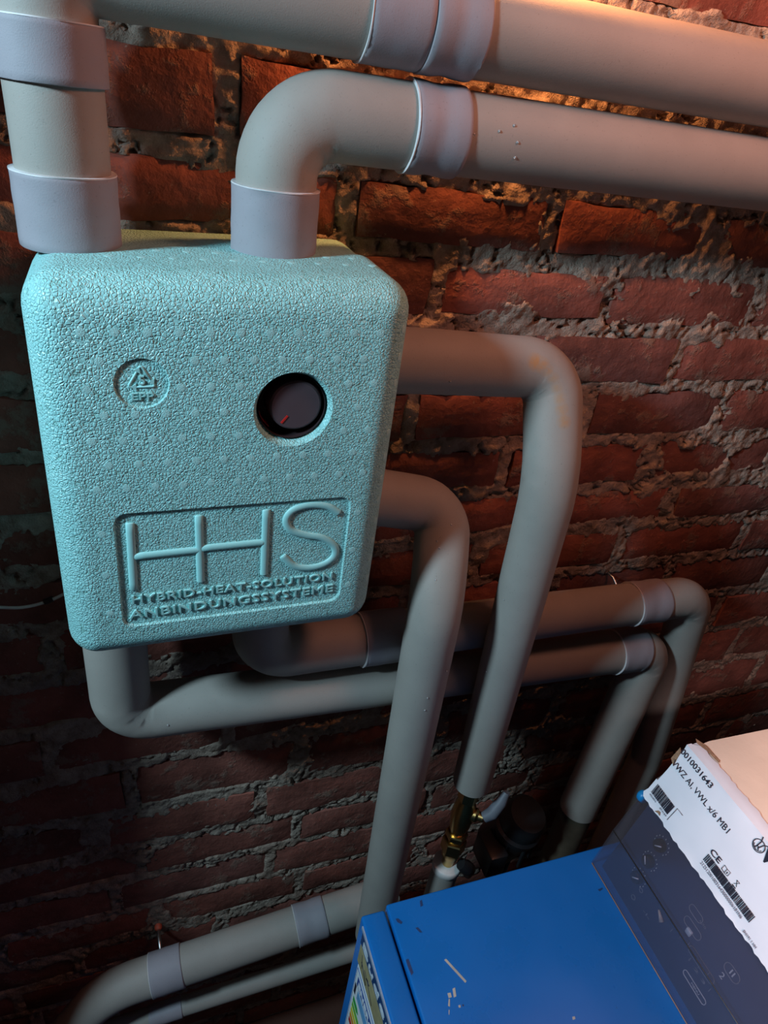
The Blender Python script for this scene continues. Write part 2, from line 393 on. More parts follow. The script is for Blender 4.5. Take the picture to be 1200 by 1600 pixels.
# ------------------------------------------------------------------ insulated pipes
def s_of(P, S, pt):
    best = min(range(len(P)-1), key=lambda i: ((P[i]+P[i+1])/2-pt).length-(P[i+1]-P[i]).length*.5)
    bs, bd = 0, 1e9
    for i in range(len(P)-1):
        a, b_ = P[i], P[i+1]; L = (b_-a).length
        if L < 1e-9: continue
        f = max(0, min(1, (pt-a).dot(b_-a)/L/L)); dd = (a+(b_-a)*f-pt).length
        if dd < bd: bd, bs = dd, S[i]+f*L
    return bs
def pipe(label, pts, r, bend, bands=(), splits=(), sides=48, mat=None, name='insulated_pipe', drops=(), group=None, lastmat=None):
    """foam sleeves along a path, tape bands over their joints; r may be (start, end)"""
    P = round_path(pts, bend, 12); S = arclen(P); tot = S[-1]
    rr = r if isinstance(r, tuple) else (r, r); R = lambda s: rr[0]+(rr[1]-rr[0])*s/tot
    root = empty(name, P[0], label, 'pipe', group); mat = mat or M_foam
    cuts = [0]+sorted(s_of(P, S, Vector(x)) for x in splits)+[tot]
    for a, b_ in zip(cuts, cuts[1:]):
        Q, L = cut(P, a, b_)
        if len(cuts) > 2: Q, L = cut(P, a+.0006 if a > 0 else a, b_-.0006 if b_ < tot else b_)
        put('foam_sleeve', tube('foam_sleeve', Q, [R(s)*(.9 if lastmat and a > 0 else 1) for s in L], sides, True, .002, .0012), lastmat if lastmat and a > 0 else mat, root, angle=60)
    for bd in bands:
        p0, p1 = Vector(bd[0]), Vector(bd[1]); opt = bd[2] if len(bd) > 2 else {}
        s0, s1 = sorted((s_of(P, S, p0), s_of(P, S, p1)))
        g_ = opt.get('grow', .0028); Q, L = cut(P, s0, s1, .006)
        prof = [R(s)+g_ - (opt.get('dip', 0)*math.exp(-((s-(s0+s1)/2)/((s1-s0)*.18))**2)) for s in L]
        o = put('tape_band', tube('tape_band', Q, prof, sides, True, .004, .0006), opt.get('mat', M_tape), root, angle=60)
        for e in opt.get('edge', (0,)):
            se = s0 if e == 0 else s1; Q2, L2 = cut(P, se-.0005, se+.0005, .0005)
            put('painted_edge_glint', tube('painted_edge_glint', Q2, [R(s)+g_+.0003 for s in L2], sides, True, .004), opt.get('emat', M_edge_glint), o, angle=60)  # thin pale ring painted as light caught on the band's rim
    for u, v, y in drops:
        p = W(u, v, y); s = s_of(P, S, p); Q, L = cut(P, s, s+1e-3); c0 = Q[0]
        n_ = (p-c0); n_ = n_-(P[1]-P[0]).normalized()*0; q_ = c0+n_.normalized()*R(s)
        put('water_drop', lathe('water_drop', [(0, 0), (.0013, 0), (.0012, .0007), (.0006, .0012), (0, .0013)], q_, n_, 10), M_drop, root)
    return root
m, nt, b = new_mat('water'); M_drop = m
b.inputs['Base Color'].default_value = (.7, .7, .7, 1); b.inputs['Roughness'].default_value = .05; b.inputs['Transmission Weight'].default_value = .6

ZT, ZB, YF, YS, YB = -.1435, -.535, -.19, -.078, -.006       # box: top, bottom, front, seam, back
# upper pipe 1
yc = -.080
pipe('uppermost grey insulated pipe, rising from the left end of the box top',
     [(-.042, yc, ZT-.005), (-.044, yc, .053), (1.35, yc, .056)], .0365, .0372,
     bands=[((-.042, yc, ZT-.005), W(110, 268, yc), dict(edge=(1,), grow=.0042)), (W(75, 128, yc), (-.044, yc, .011), dict(edge=(1,), grow=.004)),
            (W(562, 30, yc), W(655, 48, yc), dict(edge=(0,), grow=.0018)), (W(656, 48, yc), W(738, 60, yc), dict(edge=(), grow=.003, dip=.0018))],
     )
# upper pipe 2
yc = -.072
pipe('grey insulated pipe with smooth rounded elbow rising from the right of the box top',
     [(.134, yc, ZT-.005), (.134, yc, -.027), (1.35, yc-.004, -.026)], .0365, .052,
     bands=[((.134, yc, ZT-.005), W(427, 290, yc), dict(edge=(1,), grow=.0035)), (W(632, 195, yc), W(712, 205, yc), dict(edge=(0,), grow=.0028, dip=.0018))],
     splits=[], drops=[(780, 205, -.108), (805, 195, -.108), (806, 222, -.106), (740, 210, -.108), (735, 180, -.105), (800, 240, -.1)])
# pipe 3 : from the box side, bends out and down
c3 = W(864, 576, -.088); a3 = W(862, 750, -.150); b3 = W(737, 1222, -.160)
pipe('hook-shaped grey insulated pipe with orange smear, falling from box side to the brass valve',
     [(.224, -.078, -.247), c3, a3, b3], (.0365, .0305), [0, .040, .20, 0], mat=M_foam_st, 
     drops=[(700, 590, -.11), (780, 940, -.165), (760, 1050, -.165)])
# pipe 4
c4 = W(694, 792, -.085); a4 = W(684, 930, -.160); b4 = W(582, 1460, -.166)
pipe('smaller hook-shaped grey insulated pipe falling from box side behind the blue boiler left corner',
     [(.224, -.078, -.414), c4, a4, b4], (.0355, .0322), [0, .038, .12, 0], 
     drops=[(699, 822, -.12), (682, 845, -.14), (686, 855, -.15), (678, 908, -.18), (692, 1044, -.185), (664, 1077, -.18), (660, 1096, -.18)])
# pipe 5
p5c = (-.040, -.088, -.728); p5r = W(1018, 1010, -.090)
pipe('grey insulated pipe dropping from the box lower left corner, lower of the middle pair',
     [(-.040, -.088, ZB+.006), p5c, p5r, W(903, 1262, -.106), W(903, 1262, -.106)+Vector((.01, 0, -.7))], (.0362, .0375), [0, .040, .038, .15, 0], lastmat=M_brown,
     bands=[(W(959, 1010, -.09), W(997, 1010, -.09), dict(edge=(0,), grow=.0022))], splits=[W(903, 1262, -.106)], drops=[(262, 1130, -.12)])
# pipe 6
y6 = -.088
pipe('grey insulated pipe from under the box middle, with the taped elbow farthest right',
     [(W(408, 960, y6).x, y6, ZB+.006), (W(408, 960, y6).x, y6, -.652), (W(1078, 940, -.088).x, -.088, -.652), W(1010, 1180, -.075), W(1010, 1180, -.075)+Vector((.02, .0, -.6))], (.0365, .030), [0, .040, .044, .1, 0],
     bands=[(W(562, 998, y6), W(632, 985, y6), dict(edge=(0,), grow=.003)), (W(985, 945, -.09), W(1030, 940, -.09), dict(edge=(0,), grow=.0022, dip=.001))])
# pipes low on the left
z7 = lambda x: -1.418+.13*(x-.163)
pipe('thick grey insulated pipe low on the left wall, with two tape bands',
     [(-.31, -.10, -1.74), (-.12, -.082, z7(-.12)), (.44, -.078, z7(.44))], .0358, [0, .12, 0],
     bands=[(W(235, 1520, -.08), W(286, 1508, -.08), dict(edge=(0,), grow=.0022)), (W(462, 1448, -.08), W(508, 1436, -.08), dict(edge=(0,), grow=.0022, dip=.001))])
pipe('thin grey pipe directly beneath the long low insulated pipe, thinner of the low pair',
     [(-.32, -.085, -1.615), (.039, -.085, -1.590), (.44, -.085, -1.569)], .0182, [0, .1, 0],
     bands=[(W(235, 1595, -.085), W(286, 1580, -.085), dict(edge=(), grow=.0018))], sides=32)

# ------------------------------------------------------------------ bead-foam station box
def rrect(x0, x1, z0, z1, rc, n=7):
    pts = []
    for cx, cz, a0 in ((x1-rc, z1-rc, 0), (x0+rc, z1-rc, 90), (x0+rc, z0+rc, 180), (x1-rc, z0+rc, 270)):
        for k in range(n+1):
            a = math.radians(a0+90*k/n); pts.append((cx+rc*math.cos(a), cz+rc*math.sin(a)))
    return pts
def shell(name, x0, x1, z0, z1, yf, yb, rc, R, back_r=.002):
    loops = []
    seg = 9
    if R:
        for k in range(seg+1):
            a = math.radians(90*k/seg); ins = R*(1-math.sin(a)); y = yf+R*(1-math.cos(a))
            loops.append((ins, y))
    else: loops.append((0, yf))
    loops.append((0, yb-back_r)); loops.append((back_r, yb))
    vs = []; N = None
    for ins, y in loops:
        o = rrect(x0+ins, x1-ins, z0+ins, z1-ins, max(rc-ins, .0035)); N = len(o); vs += [(x, y, z) for x, z in o]
    fs = [(i*N+k, i*N+(k+1) % N, (i+1)*N+(k+1) % N, (i+1)*N+k) for i in range(len(loops)-1) for k in range(N)]
    fs += [tuple(range(N)), tuple(range(len(vs)-N, len(vs)))]
    return recalc(mesh(name, vs, fs))
def carve(me, cutters):
    o = link(bpy.data.objects.new('tmp', me)); tmp = []
    for c in cutters:
        co = link(bpy.data.objects.new('cut', c)); tmp.append(co)
        md = o.modifiers.new('b', 'BOOLEAN'); md.operation = 'DIFFERENCE'; md.object = co; md.solver = 'EXACT'
    dg = bpy.context.evaluated_depsgraph_get(); out = bpy.data.meshes.new_from_object(o.evaluated_get(dg)); out.name = me.name
    for x in tmp+[o]: bpy.data.objects.remove(x)
    return out
BX0, BX1 = -.078, .243
BOX_SHEAR = .022                                        # z shear on all box parts, lowering their left side to fit the view
def WB(u, v):
    p = W(u, v, YF); return Vector((p.x, p.y, p.z-BOX_SHEAR*(p.x-.08)))
box = empty('heating_station_box', (.08, YB, ZB), 'pale turquoise bead-foam station box with a dark dial hung on the brick wall', 'box')
DX, DZ = .1355, -.2575; EX, EZ = .0065, -.2293
PX0, PX1, PZ0, PZ1 = -.0245, .2005, -.490, -.355
cut_panel = mesh('c', [(x, y, z) for y, g_ in ((YF-.004, .0028), (YF+.0026, -.0006)) for x, z in rrect(PX0-g_, PX1+g_, PZ0-g_, PZ1+g_, .012, 5)],
                 [tuple(range(24)), tuple(range(47, 23, -1))]+[(i, i+24, (i+1) % 24+24, (i+1) % 24) for i in range(24)]); recalc(cut_panel)
cut_dial = lathe('c', [(.0385, -.002), (.0365, 0), (.0325, .008), (.0310, .014), (.0310, .046)], (DX, YF, DZ), (0, 1, 0), 56)
cut_emb = lathe('c', [(.0235, -.003), (.0212, .0018)], (EX, YF, EZ), (0, 1, 0), 48)
front = carve(shell('front_shell', BX0, BX1, ZB, ZT, YF, YS, .030, .031), [cut_panel, cut_dial, cut_emb])
fo = put('front_shell', front, M_epp, box, angle=28)
put('rear_shell', shell('rear_shell', BX0+.004, BX1-.006, ZB+.004, ZT-.0015, YS+.001, YB, .03, 0), M_epp, box, angle=40)
put('spring_clip', boxmesh('spring_clip', (.014, -.155, ZB-.003), (.034, -.125, ZB+.004), .0012), M_steel, box)
# raised lettering on the sunk panel
YP = YF+.0026
def flatbar(u0, v0, u1, v1, wd=.0040):
    a = WB(u0, v0); b_ = WB(u1, v1); a.y = b_.y = YP
    Q, _ = cut([a, b_], 0, (b_-a).length, .01)
    return tube('raised_stroke', Q, wd, 16, True, 0, .001, flat=(YP, .62))
LET = lambda name, me: put(name, me, M_let, box, angle=50)
for u0, v0, u1, v1 in ((203, 819, 209, 924), (311, 807, 314, 911), (417, 798, 413, 900), (209, 872, 312, 861), (314, 859, 414, 849)): LET('raised_stroke', flatbar(u0, v0, u1, v1))
def spline(pts, n=8):
    P = [Vector(p) for p in pts]; P = [P[0]*2-P[1]]+P+[P[-1]*2-P[-2]]; out = []
    for i in range(1, len(P)-2):
        for k in range(n):
            t_ = k/n; a, b_, c_, d_ = P[i-1:i+3]
            out.append(.5*((2*b_)+(c_-a)*t_+(2*a-5*b_+4*c_-d_)*t_*t_+(3*b_-a-3*c_+d_)*t_**3))
    out.append(P[-2]); return out
SS = [(531, 804), (512, 793), (485, 791), (459, 799), (448, 814), (455, 830), (478, 838), (503, 842), (522, 854), (524, 869), (510, 882), (485, 889), (460, 886), (442, 870)]
LET('raised_stroke', tube('raised_stroke', spline([Vector((WB(u, v).x, YP, WB(u, v).z)) for u, v in SS]), .0040, 16, True, 0, .001, flat=(YP, .62)))
def epp_text(s, a, b_, h):
    A = WB(*a); B = WB(*b_); A.y = B.y = YP
    me = fit_text(s, (B-A).length, h, extrude=.0010, bevel=.0002, offset=0, spacing=1.12)
    me = place(me, A-Vector((0, .0008, 0)), B-A, Vector((0, 0, 1))-(B-A).normalized()*(B-A).normalized().z)
    return LET('raised_lettering', me)
epp_text('HYBRID-HEAT-SOLUTION', (205, 944), (519, 906), .0090)
epp_text('ANBINDUNGSSYSTEME', (203, 968), (520, 925), .0098)
# little ejector pits at the panel corners
for u, v in ((190, 815), (361, 796), (541, 779), (202, 971), (360, 948)):
    p = WB(u, v); put('mould_mark', lathe('mould_mark', [(.0022, 0), (.0022, .0006), (.0012, .0006), (.0010, .0002)], (p.x, YP, p.z), (0, -1, 0), 14), M_epp, box, angle=30)
# embossed material mark : loop of three arrows around a 5, letters below
YE = YF+.0018
def tri_pt(deg, r): a = math.radians(deg); return Vector((EX+r*math.cos(a), YE, EZ+.0032+r*math.sin(a)))
for k in range(3):
    a0 = 90+120*k; A = tri_pt(a0, .0125); Bp = tri_pt(a0-120, .0125)
    m0 = A.lerp(Bp, .10); m1 = A.lerp(Bp, .74)
    LET('recycling_arrow', tube('recycling_arrow', round_path([tri_pt(a0, .0125).lerp(tri_pt(a0+120, .0125), .12), A, m1], .0042, 6), .0011, 10, True, 0, .0003, flat=(YE, .9)))
    dr = (Bp-A).normalized(); pr = Vector((-dr.z, 0, dr.x))
    tip = A.lerp(Bp, .90); bs = A.lerp(Bp, .70); up = Vector((0, -.001, 0))
    vv = [tip, bs+pr*.0030, bs-pr*.0030]; LET('arrow_head', mesh('arrow_head', [v_+up for v_ in vv]+[v_-up for v_ in vv], [(0, 1, 2), (5, 4, 3), (0, 3, 4, 1), (1, 4, 5, 2), (2, 5, 3, 0)]))
for s, w_, h_, x_, z_ in (('5', .0052, .0078, -.0026, -.0010), ('EPP', .0185, .0062, -.0092, -.0145)):
    me = fit_text(s, w_, h_, extrude=.0010, bevel=.0002, offset=0); place(me, (EX+x_, YE, EZ+z_), (1, 0, 0), (0, 0, 1)); LET('raised_lettering', me)
# vent marks in rows
vm = lathe('vent_mark', [(.0038, -.0003), (.0036, .00018), (.0020, .00030)], (0, 0, 0), (0, -1, 0), 12); vm.materials.append(M_vent)
def vent(p, rot=None):
    o = put('vent_mark', vm, None, box, True, 50); base = Vector(o.location); o.location = base+Vector(p)
    if rot: o.rotation_euler = rot
for r_ in range(0, 14):
    for c_ in range(-1, 11):
        x = -.036+.0245*c_+(.0115 if r_ % 2 else 0); z = -.186-.0236*r_
        if not (BX0+.033 < x < BX1-.028 and ZB+.034 < z < ZT-.03): continue
        if (x-DX)**2+(z-DZ)**2 < .044**2 or (x-EX)**2+(z-EZ)**2 < .028**2: continue
        if PX0-.008 < x < PX1+.008 and PZ0-.008 < z < PZ1+.008: continue
        vent((x, YF, z))
for c_ in range(10):
    vent((-.035+.0255*c_, YF+.0135, ZB+.0118), (math.radians(40), 0, 0))
for r_, y in enumerate((-.098, -.124)):
    for c_ in range(11):
        x = -.05+.0255*c_+.012*(r_ % 2)
        if any((x-cx)**2+(y-cy)**2 < .047**2 for cx, cy in ((-.042, -.08), (.134, -.072))): continue
        vent((x, y, ZT), (math.radians(-90), 0, 0))
for r_ in range(12):
    a = math.radians(45); vent((BX1-.031*(1-math.sin(a)), YF+.031*(1-math.cos(a)), -.185-.026*r_), (0, 0, a))
    
# dial
kn = put('dial_well', lathe('dial_well', [(.0307, .006), (.0307, .034), (.0300, .035), (0, .035)], (DX, YF, DZ), (0, 1, 0), 56), M_ring, box, angle=30)
bm = bmesh.new(); bm.from_mesh(kn.data); bmesh.ops.delete(bm, geom=[f for f in bm.faces if len(f.verts) > 8 and f.calc_center_median().y < YF+.01], context='FACES'); bm.to_mesh(kn.data); bm.free()
KX, KZ = DX+.0035, DZ+.001
kb = put('dial_knob', lathe('dial_knob', [(.0255, .033), (.0250, .012), (.0240, .0085), (.0222, .0072), (0, .0070)], (KX, YF, KZ), (0, 1, 0), 56), M_knob, box, angle=35)
a = math.radians(232)
pt = Vector((KX+.0165*math.cos(a), YF+.0066, KZ+.0165*math.sin(a))); di = Vector((math.cos(a), 0, math.sin(a))); sd = Vector((-di.z, 0, di.x))
vs = [pt+di*i*.0045+sd*j*.0009+Vector((0, h, 0)) for h in (0, .0008) for i, j in ((-1, -1), (1, -1), (1, 1), (-1, 1))]
put('pointer_mark', recalc(mesh('pointer_mark', vs, [(0, 1, 2, 3), (7, 6, 5, 4), (0, 4, 5, 1), (1, 5, 6, 2), (2, 6, 7, 3), (3, 7, 4, 0)])), M_red, kb, False, label='red pointer line on the dial')
vs = []; fs = []
for k in range(25):
    a = math.radians(120+k*4.6); 
    for r_, y in ((.0300, .0335), (.0300, .0150), (.0293, .0150), (.0293, .0335)): vs.append((DX+r_*math.cos(a), YF+y, DZ+r_*math.sin(a)))
for k in range(24):
    for j in range(4): fs.append((k*4+j, k*4+(j+1) % 4, k*4+4+(j+1) % 4, k*4+4+j))
fs += [(0, 1, 2, 3), (99, 98, 97, 96)]
put('scale_arc', recalc(mesh('scale_arc', vs, fs)), M_redd, kn, label='dark red arc inside the dial well')

seen = set()
for o in box.children_recursive:  # shear the box parts in z along x
    off = Vector(o.location); par = o.parent
    while par and par is not box: off += Vector(par.location); par = par.parent
    off += Vector(box.location)
    if o.data is vm: o.location.z += BOX_SHEAR*(off.x-.08)
    elif o.data.name not in seen:
        seen.add(o.data.name)
        for v_ in o.data.vertices: v_.co.z += BOX_SHEAR*(v_.co.x-.08)
# ------------------------------------------------------------------ cable, hangers
pts = [W(-40, 946, -.012), W(0, 949, -.012), W(35, 949, -.012), W(70, 941, -.012), W(100, 928, -.012), W(150, 900, -.012)]
cb = empty('cable', pts[0], 'thin whitish cable drooping left of the turquoise box on the dark wall', 'cable')
put('sheath', tube('sheath', spline(pts), .0020, 12), M_white, cb)
p = W(76, 938, -.012)
put('cable_tie', tube('cable_tie', [p+Vector((-.005, 0, -.002)), p+Vector((.005, 0, .002))], .0038, 12), M_black, cb, angle=40)
hz = z7(-.02)
h = empty('pipe_hanger', (-.021, 0, -1.44), 'thin zinc hanger bolt with an orange plug above the tape band of the low pipe', 'bracket')
put('threaded_rod', tube('threaded_rod', [Vector((-.0205, .03, -1.432)), Vector((-.0205, -.02, -1.434)), Vector((-.018, -.055, -1.432))], .0035, 12), M_steel, h)
put('wall_plug', lathe('wall_plug', [(.007, 0), (.007, .012), (.0045, .015)], (-.0205, .006, -1.432), (0, -1, 0), 14), M_plug, h, angle=40)
h = empty('pipe_hanger', W(955, 903, -.01), 'small bent metal hanger end above the high taped elbow on the right', 'bracket')
p = W(955, 903, -.01)
put('bent_rod', tube('bent_rod', [p+Vector((0, .03, 0)), p+Vector((0, -.004, .004)), p+Vector((.004, -.014, -.006)), p+Vector((.004, -.05, -.02))], .0022, 10), M_steel, h)

# ------------------------------------------------------------------ brass valve under pipe 3
vx, vy = W(726, 1262, -.160).x, -.160; zt = b3.z
valve = empty('brass_valve', (vx, vy, W(690, 1350, vy).z), 'brass ball valve with dark handles between the hook-shaped pipe and a white pipe end', 'valve')
Z = lambda v, u=710: W(u, v, vy).z
def hexnut(name, z0, z1, r, par):
    return put(name, lathe(name, [(r*.9, z0), (r, z0+.002), (r, z1-.002), (r*.9, z1)], (vx, vy, 0), (0, 0, 1), 6), M_brass, par, angle=30)
z_a, z_b = zt+.004, Z(1352, 690)
H_ = z_a-z_b
body = put('valve_body', lathe('valve_body', [(.011, z_b), (.011, z_b+H_*.10), (.016, z_b+H_*.14), (.016, z_b+H_*.30), (.013, z_b+H_*.33), (.013, z_b+H_*.42), (.0175, z_b+H_*.50), (.020, z_b+H_*.62), (.0175, z_b+H_*.74), (.0125, z_b+H_*.80), (.0125, z_b+H_*.9), (.012, z_a)], (vx, vy, 0), (0, 0, 1), 32), M_brass, valve, angle=40)
hexnut('union_nut', z_b+H_*.20, z_b+H_*.33, .0215, valve); hexnut('upper_nut', z_b+H_*.80, z_b+H_*.92, .0175, valve); hexnut('lock_ring', z_b+H_*.36, z_b+H_*.42, .0195, valve)
zc = z_b+H_*.66
put('stem_boss', lathe('stem_boss', [(.012, 0), (.012, .022), (.008, .026), (.008, .034)], (vx, vy, zc), (.75, -.65, .1), 24), M_brass, valve, angle=40)
hp = Vector((vx+.026, vy-.023, zc+.006))
put('lever', tube('lever', [hp, hp+Vector((.012, -.002, .010)), hp+Vector((.026, .002, .030)), hp+Vector((.034, .006, .048))], [.009, .011, .010, .006], 16, flat=None), M_handle, valve, angle=50, label='blue-grey plastic lever')
hp = Vector((vx+.012, vy-.020, z_b+H_*.12))
put('lower_lever', tube('lower_lever', [hp, hp+Vector((.010, -.004, -.008)), hp+Vector((.022, 0, -.026)), hp+Vector((.026, .004, -.05))], [.010, .013, .012, .008], 16), M_black, valve, angle=50, label='black plastic lever')
low = pipe('short pale insulated pipe end below the brass valve just behind the boiler top edge', [(vx, vy, z_b+.004), (vx-.004, vy, -1.45)], .024, 0, name='insulated_pipe')
put('white_cuff', tube('white_cuff', [Vector((vx, vy, z_b-.012)), Vector((vx, vy, z_b+.006))], .026, 28, lip=.002), M_white, low, angle=50, label='white cuff with an uneven edge')

# dark circulation pump behind the boiler
px_ = W(805, 1290, -.10); pump = empty('circulation_pump', (px_.x, -.10, px_.z-.1), 'black circulation pump in the dark between the valve and the right pipes', 'pump')
put('motor_housing', lathe('motor_housing', [(.03, -.10), (.044, -.09), (.046, .0), (.050, .004), (.050, .016), (.044, .020), (.042, .052), (.036, .06), (0, .062)], (px_.x, -.10, px_.z), (.1, -.25, .95), 40), M_black, pump, angle=35)
put('terminal_box', boxmesh('terminal_box', (px_.x-.075, -.150, px_.z-.075), (px_.x-.035, -.085, px_.z-.01), .006), M_black, pump, angle=40)
for k in range(8):
    a = 2*math.pi*k/8; c_ = Vector((px_.x+.045*math.cos(a), -.10+.045*math.sin(a), px_.z-.03))
    put('cooling_rib', boxmesh('cooling_rib', c_-Vector((.003, .003, .04)), c_+Vector((.003, .003, .03)), .001), M_black, pump, angle=40)
put('pump_pipe', tube('pump_pipe', [Vector((px_.x, -.10, px_.z-.08)), Vector((px_.x-.01, -.10, FLOOR))], .017, 24), M_black, pump)

# ------------------------------------------------------------------ boiler
BL, BT, BB = .22, -.85, -.352                   # left face, top, back plane
YN = -1.0                                        # near end
boiler = empty('boiler', (.55, -.67, FLOOR), 'blue enamelled floor boiler with scratched top, bottom right in front of the wall', 'boiler')
put('casing', boxmesh('casing', (BL+.034, YN, FLOOR), (1.05, BB, BT-.022), .004), M_blue, boiler, angle=40)
put('top_panel', boxmesh('top_panel', (BL+.0335, YN-.004, BT-.022), (1.055, BB+.003, BT+.001), .0028, 3), M_blue, boiler, angle=40)
front_p = put('front_panel', boxmesh('front_panel', (BL, YN-.002, FLOOR+.05), (BL+.0305, BB-.001, BT-.0015), .0032, 3), M_blue, boiler, angle=40)
# things stuck on the front panel (plane X = BL)
def onface(name, y0, y1, z0, z1, mat, th=.0006, parent=None, sm=False): return put(name, boxmesh(name, (BL-th, min(y0, y1), min(z0, z1)), (BL+.0004, max(y0, y1), max(z0, z1))), mat, parent or front_p, sm)
onface('edge_trim', BB-.012, YN, BT-.010, BT-.0045, M_strip, .0015)
band = onface('logo_band', BB-.016, -.75, BT-.034, BT-.010, M_band, .0012)
me = fit_text('Buderus', .135, .0125, extrude=.0004, offset=.0001, spacing=1.05); place(me, (BL-.0016, BB-.022, BT-.0285), (0, -1, 0), (0, 0, 1)); put('lettering', me, M_silver, band, False, label='silver brand lettering')
tan = onface('sticker', BB-.017, -.62, BT-.075, BT-.037, M_tan, .0009)
for y0, z0, y1, z1, w_ in ((-.381, -.905, -.402, -.918, .0012), (-.392, -.902, -.425, -.917, .0008), (-.379, -.893, -.384, -.915, .0007), (-.40, -.905, -.41, -.902, .0015)):
    put('ink_scrawl', tube('ink_scrawl', [Vector((BL-.001, y0, z0)), Vector((BL-.001, (y0+y1)/2, (z0+z1)/2+.002)), Vector((BL-.001, y1, z1))], w_*.6, 6), M_ink, tan)
el = onface('energy_label', BB-.021, -.50, -1.10, BT-.078, M_sticker, .0009)
onface('label_frame', BB-.0225, -.50, -1.10, BT-.0815, M_eblue, .0012, el); onface('label_field', BB-.0240, -.50, -1.10, BT-.0835, M_sticker, .0015, el)
onface('label_header', BB-.030, -.50, -.958, -.940, M_eblue, .0018, el); onface('label_subheader', BB-.037, -.50, -.980, -.962, M_ecyan, .0018, el)
me = fit_text('ENERG', .055, .010, extrude=.0002, offset=.0004); place(me, (BL-.002, BB-.034, -.954), (0, -1, 0), (0, 0, 1)); put('lettering', me, M_sticker, el, False)
onface('label_bar', BB-.026, BB-.031, -.962, -.985, M_ink, .0018, el)
for k, mm in enumerate(GRADE):
    z1 = -.992-.014*k; y1 = BB-.044-.010*k; th = .0018
    vs = [(BL-x, y, z) for x in (th, 0) for y, z in ((BB-.029, z1), (y1, z1), (y1-.006, z1-.0055), (y1, z1-.011), (BB-.029, z1-.011))]
    put('grade_arrow', recalc(mesh('grade_arrow', vs, [(0, 1, 2, 3, 4), (9, 8, 7, 6, 5)]+[(i, i+5, (i+1) % 5+5, (i+1) % 5) for i in range(5)])), mm, el, False)
# scratches and chips on the top panel
def T(u, v, z=BT+.001):
    d = RX*((u-600)/FPX)+RD*((v-800)/FPX)+RF; return CAM+d*((z-CAM.z)/d.z)
def flake(pts, mat, name='paint_chip'):
    n = len(pts); vs = [T(*p) for p in pts]; vs = vs+[v_+Vector((0, 0, .0003)) for v_ in vs]
    put(name, recalc(mesh(name, vs, [tuple(range(n)), tuple(range(n, 2*n))]+[(i, (i+1) % n, (i+1) % n+n, i+n) for i in range(n)])), mat, boiler, False)
flake([(694, 1500), (697, 1498), (729, 1533), (727, 1536)], M_chip, 'scratch')
for pts in ([(699, 1552), (704, 1551), (706, 1558), (701, 1560)], [(707, 1545), (711, 1543), (713, 1557), (709, 1559)], [(701, 1561), (703, 1561), (703, 1573), (700, 1572)], [(701, 1578), (702.5, 1578), (702, 1586), (701, 1585)], [(716, 1571), (719, 1570), (720, 1574), (717, 1575)], [(894, 1589), (898, 1588), (899, 1592), (895, 1594)]): flake(pts, M_chip)
for pts in ([(656, 1408), (659, 1406), (661, 1415), (657, 1417)], [(618, 1436), (622, 1435), (629, 1441), (627, 1444), (621, 1441)], [(649, 1450), (653, 1449), (660, 1457), (656, 1457)], [(634, 1500), (638, 1498), (646, 1520), (643, 1524), (637, 1510)], [(722, 1570), (724, 1569), (725, 1572), (723, 1573)], [(934, 1390), (941, 1387), (942, 1389), (937, 1393)]): flake(pts, M_band, 'dirt_spot')

# control console with a smoked cover, standing on the top panel
A = Vector((.545, 0, -.849)); Bq = Vector((.573, 0, -.709)); tu = (Bq-A).normalized(); nn = Vector((-tu.z, 0, tu.x))  # outward normal (to the left)
if nn.x > 0: nn = -nn
SL = (Bq-A).length; Y0 = -.368
def CP(s, t_, off=0): p = A+tu*t_+nn*off; return Vector((p.x, -s, p.z))      # s along the console (away from the wall), t up the slope
ins = .011
a1, a2 = A-nn*ins+Vector((0, 0, 0)), Bq-nn*ins
put('console', prism('console', [(a1.x, a1.z), (a2.x, a2.z-.004), (.98, a2.z-.004), (.98, BT+.001)], YN, Y0-.006, .002), M_navy, boiler, angle=40)
ca, cb_ = A, A+tu*.070+nn*.0035
cov = [ca, cb_, Bq]; covi = [p-nn*.0022 for p in cov]
cover = put('smoked_cover', prism('smoked_cover', [(p.x, p.z) for p in cov]+[(Bq.x+.05, Bq.z+.000), (Bq.x+.05, Bq.z-.0022)]+[(p.x, p.z) for p in reversed(covi)], YN, Y0), M_smoke, boiler, smooth=False)
put('cover_end', prism('cover_end', [(p.x, p.z) for p in cov]+[(Bq.x+.05, Bq.z), (A.x+.06, A.z)], Y0, Y0+.002), M_smoke, cover, smooth=False)
put('cover_ridge', tube('cover_ridge', [Vector((cb_.x-.0004, Y0+.002, cb_.z)), Vector((cb_.x-.0004, YN, cb_.z))], .0009, 8), M_steel, cover)
put('lower_bead', tube('lower_bead', [Vector((A.x-.0008, Y0, A.z+.001)), Vector((A.x-.0008, YN, A.z+.001))], .0008, 8), M_trimb, cover)
fo = -ins
for s, t_, ang in ((.4135+.004, .1151-.004, 45), (.4144+.004, .0843-.004, 130), (.4159+.004, .0535-.004, 45)):
    c0 = CP(s, t_, fo)
    kb = put('control_knob', lathe('control_knob', [(.0078, 0), (.0076, .0065), (.0068, .0078), (0, .0080)], c0, nn, 24), M_black, boiler, angle=40)
    a = math.radians(ang); dr = Vector((0, -1, 0))*math.cos(a)+tu*math.sin(a); q_ = c0+nn*.0082
    put('pointer_mark', tube('pointer_mark', [q_-dr*.003, q_+dr*.0070], .0008, 6), M_paper, kb)
    for k in range(11):
        a = math.radians(-130+26*k+ang*0); dr = Vector((0, -1, 0))*math.sin(a)+tu*math.cos(a)
        c1 = c0+dr*.0112
        put('scale_tick', tube('scale_tick', [c1-tu*.0008, c1+tu*.0008], .0006, 6), M_print, kb)
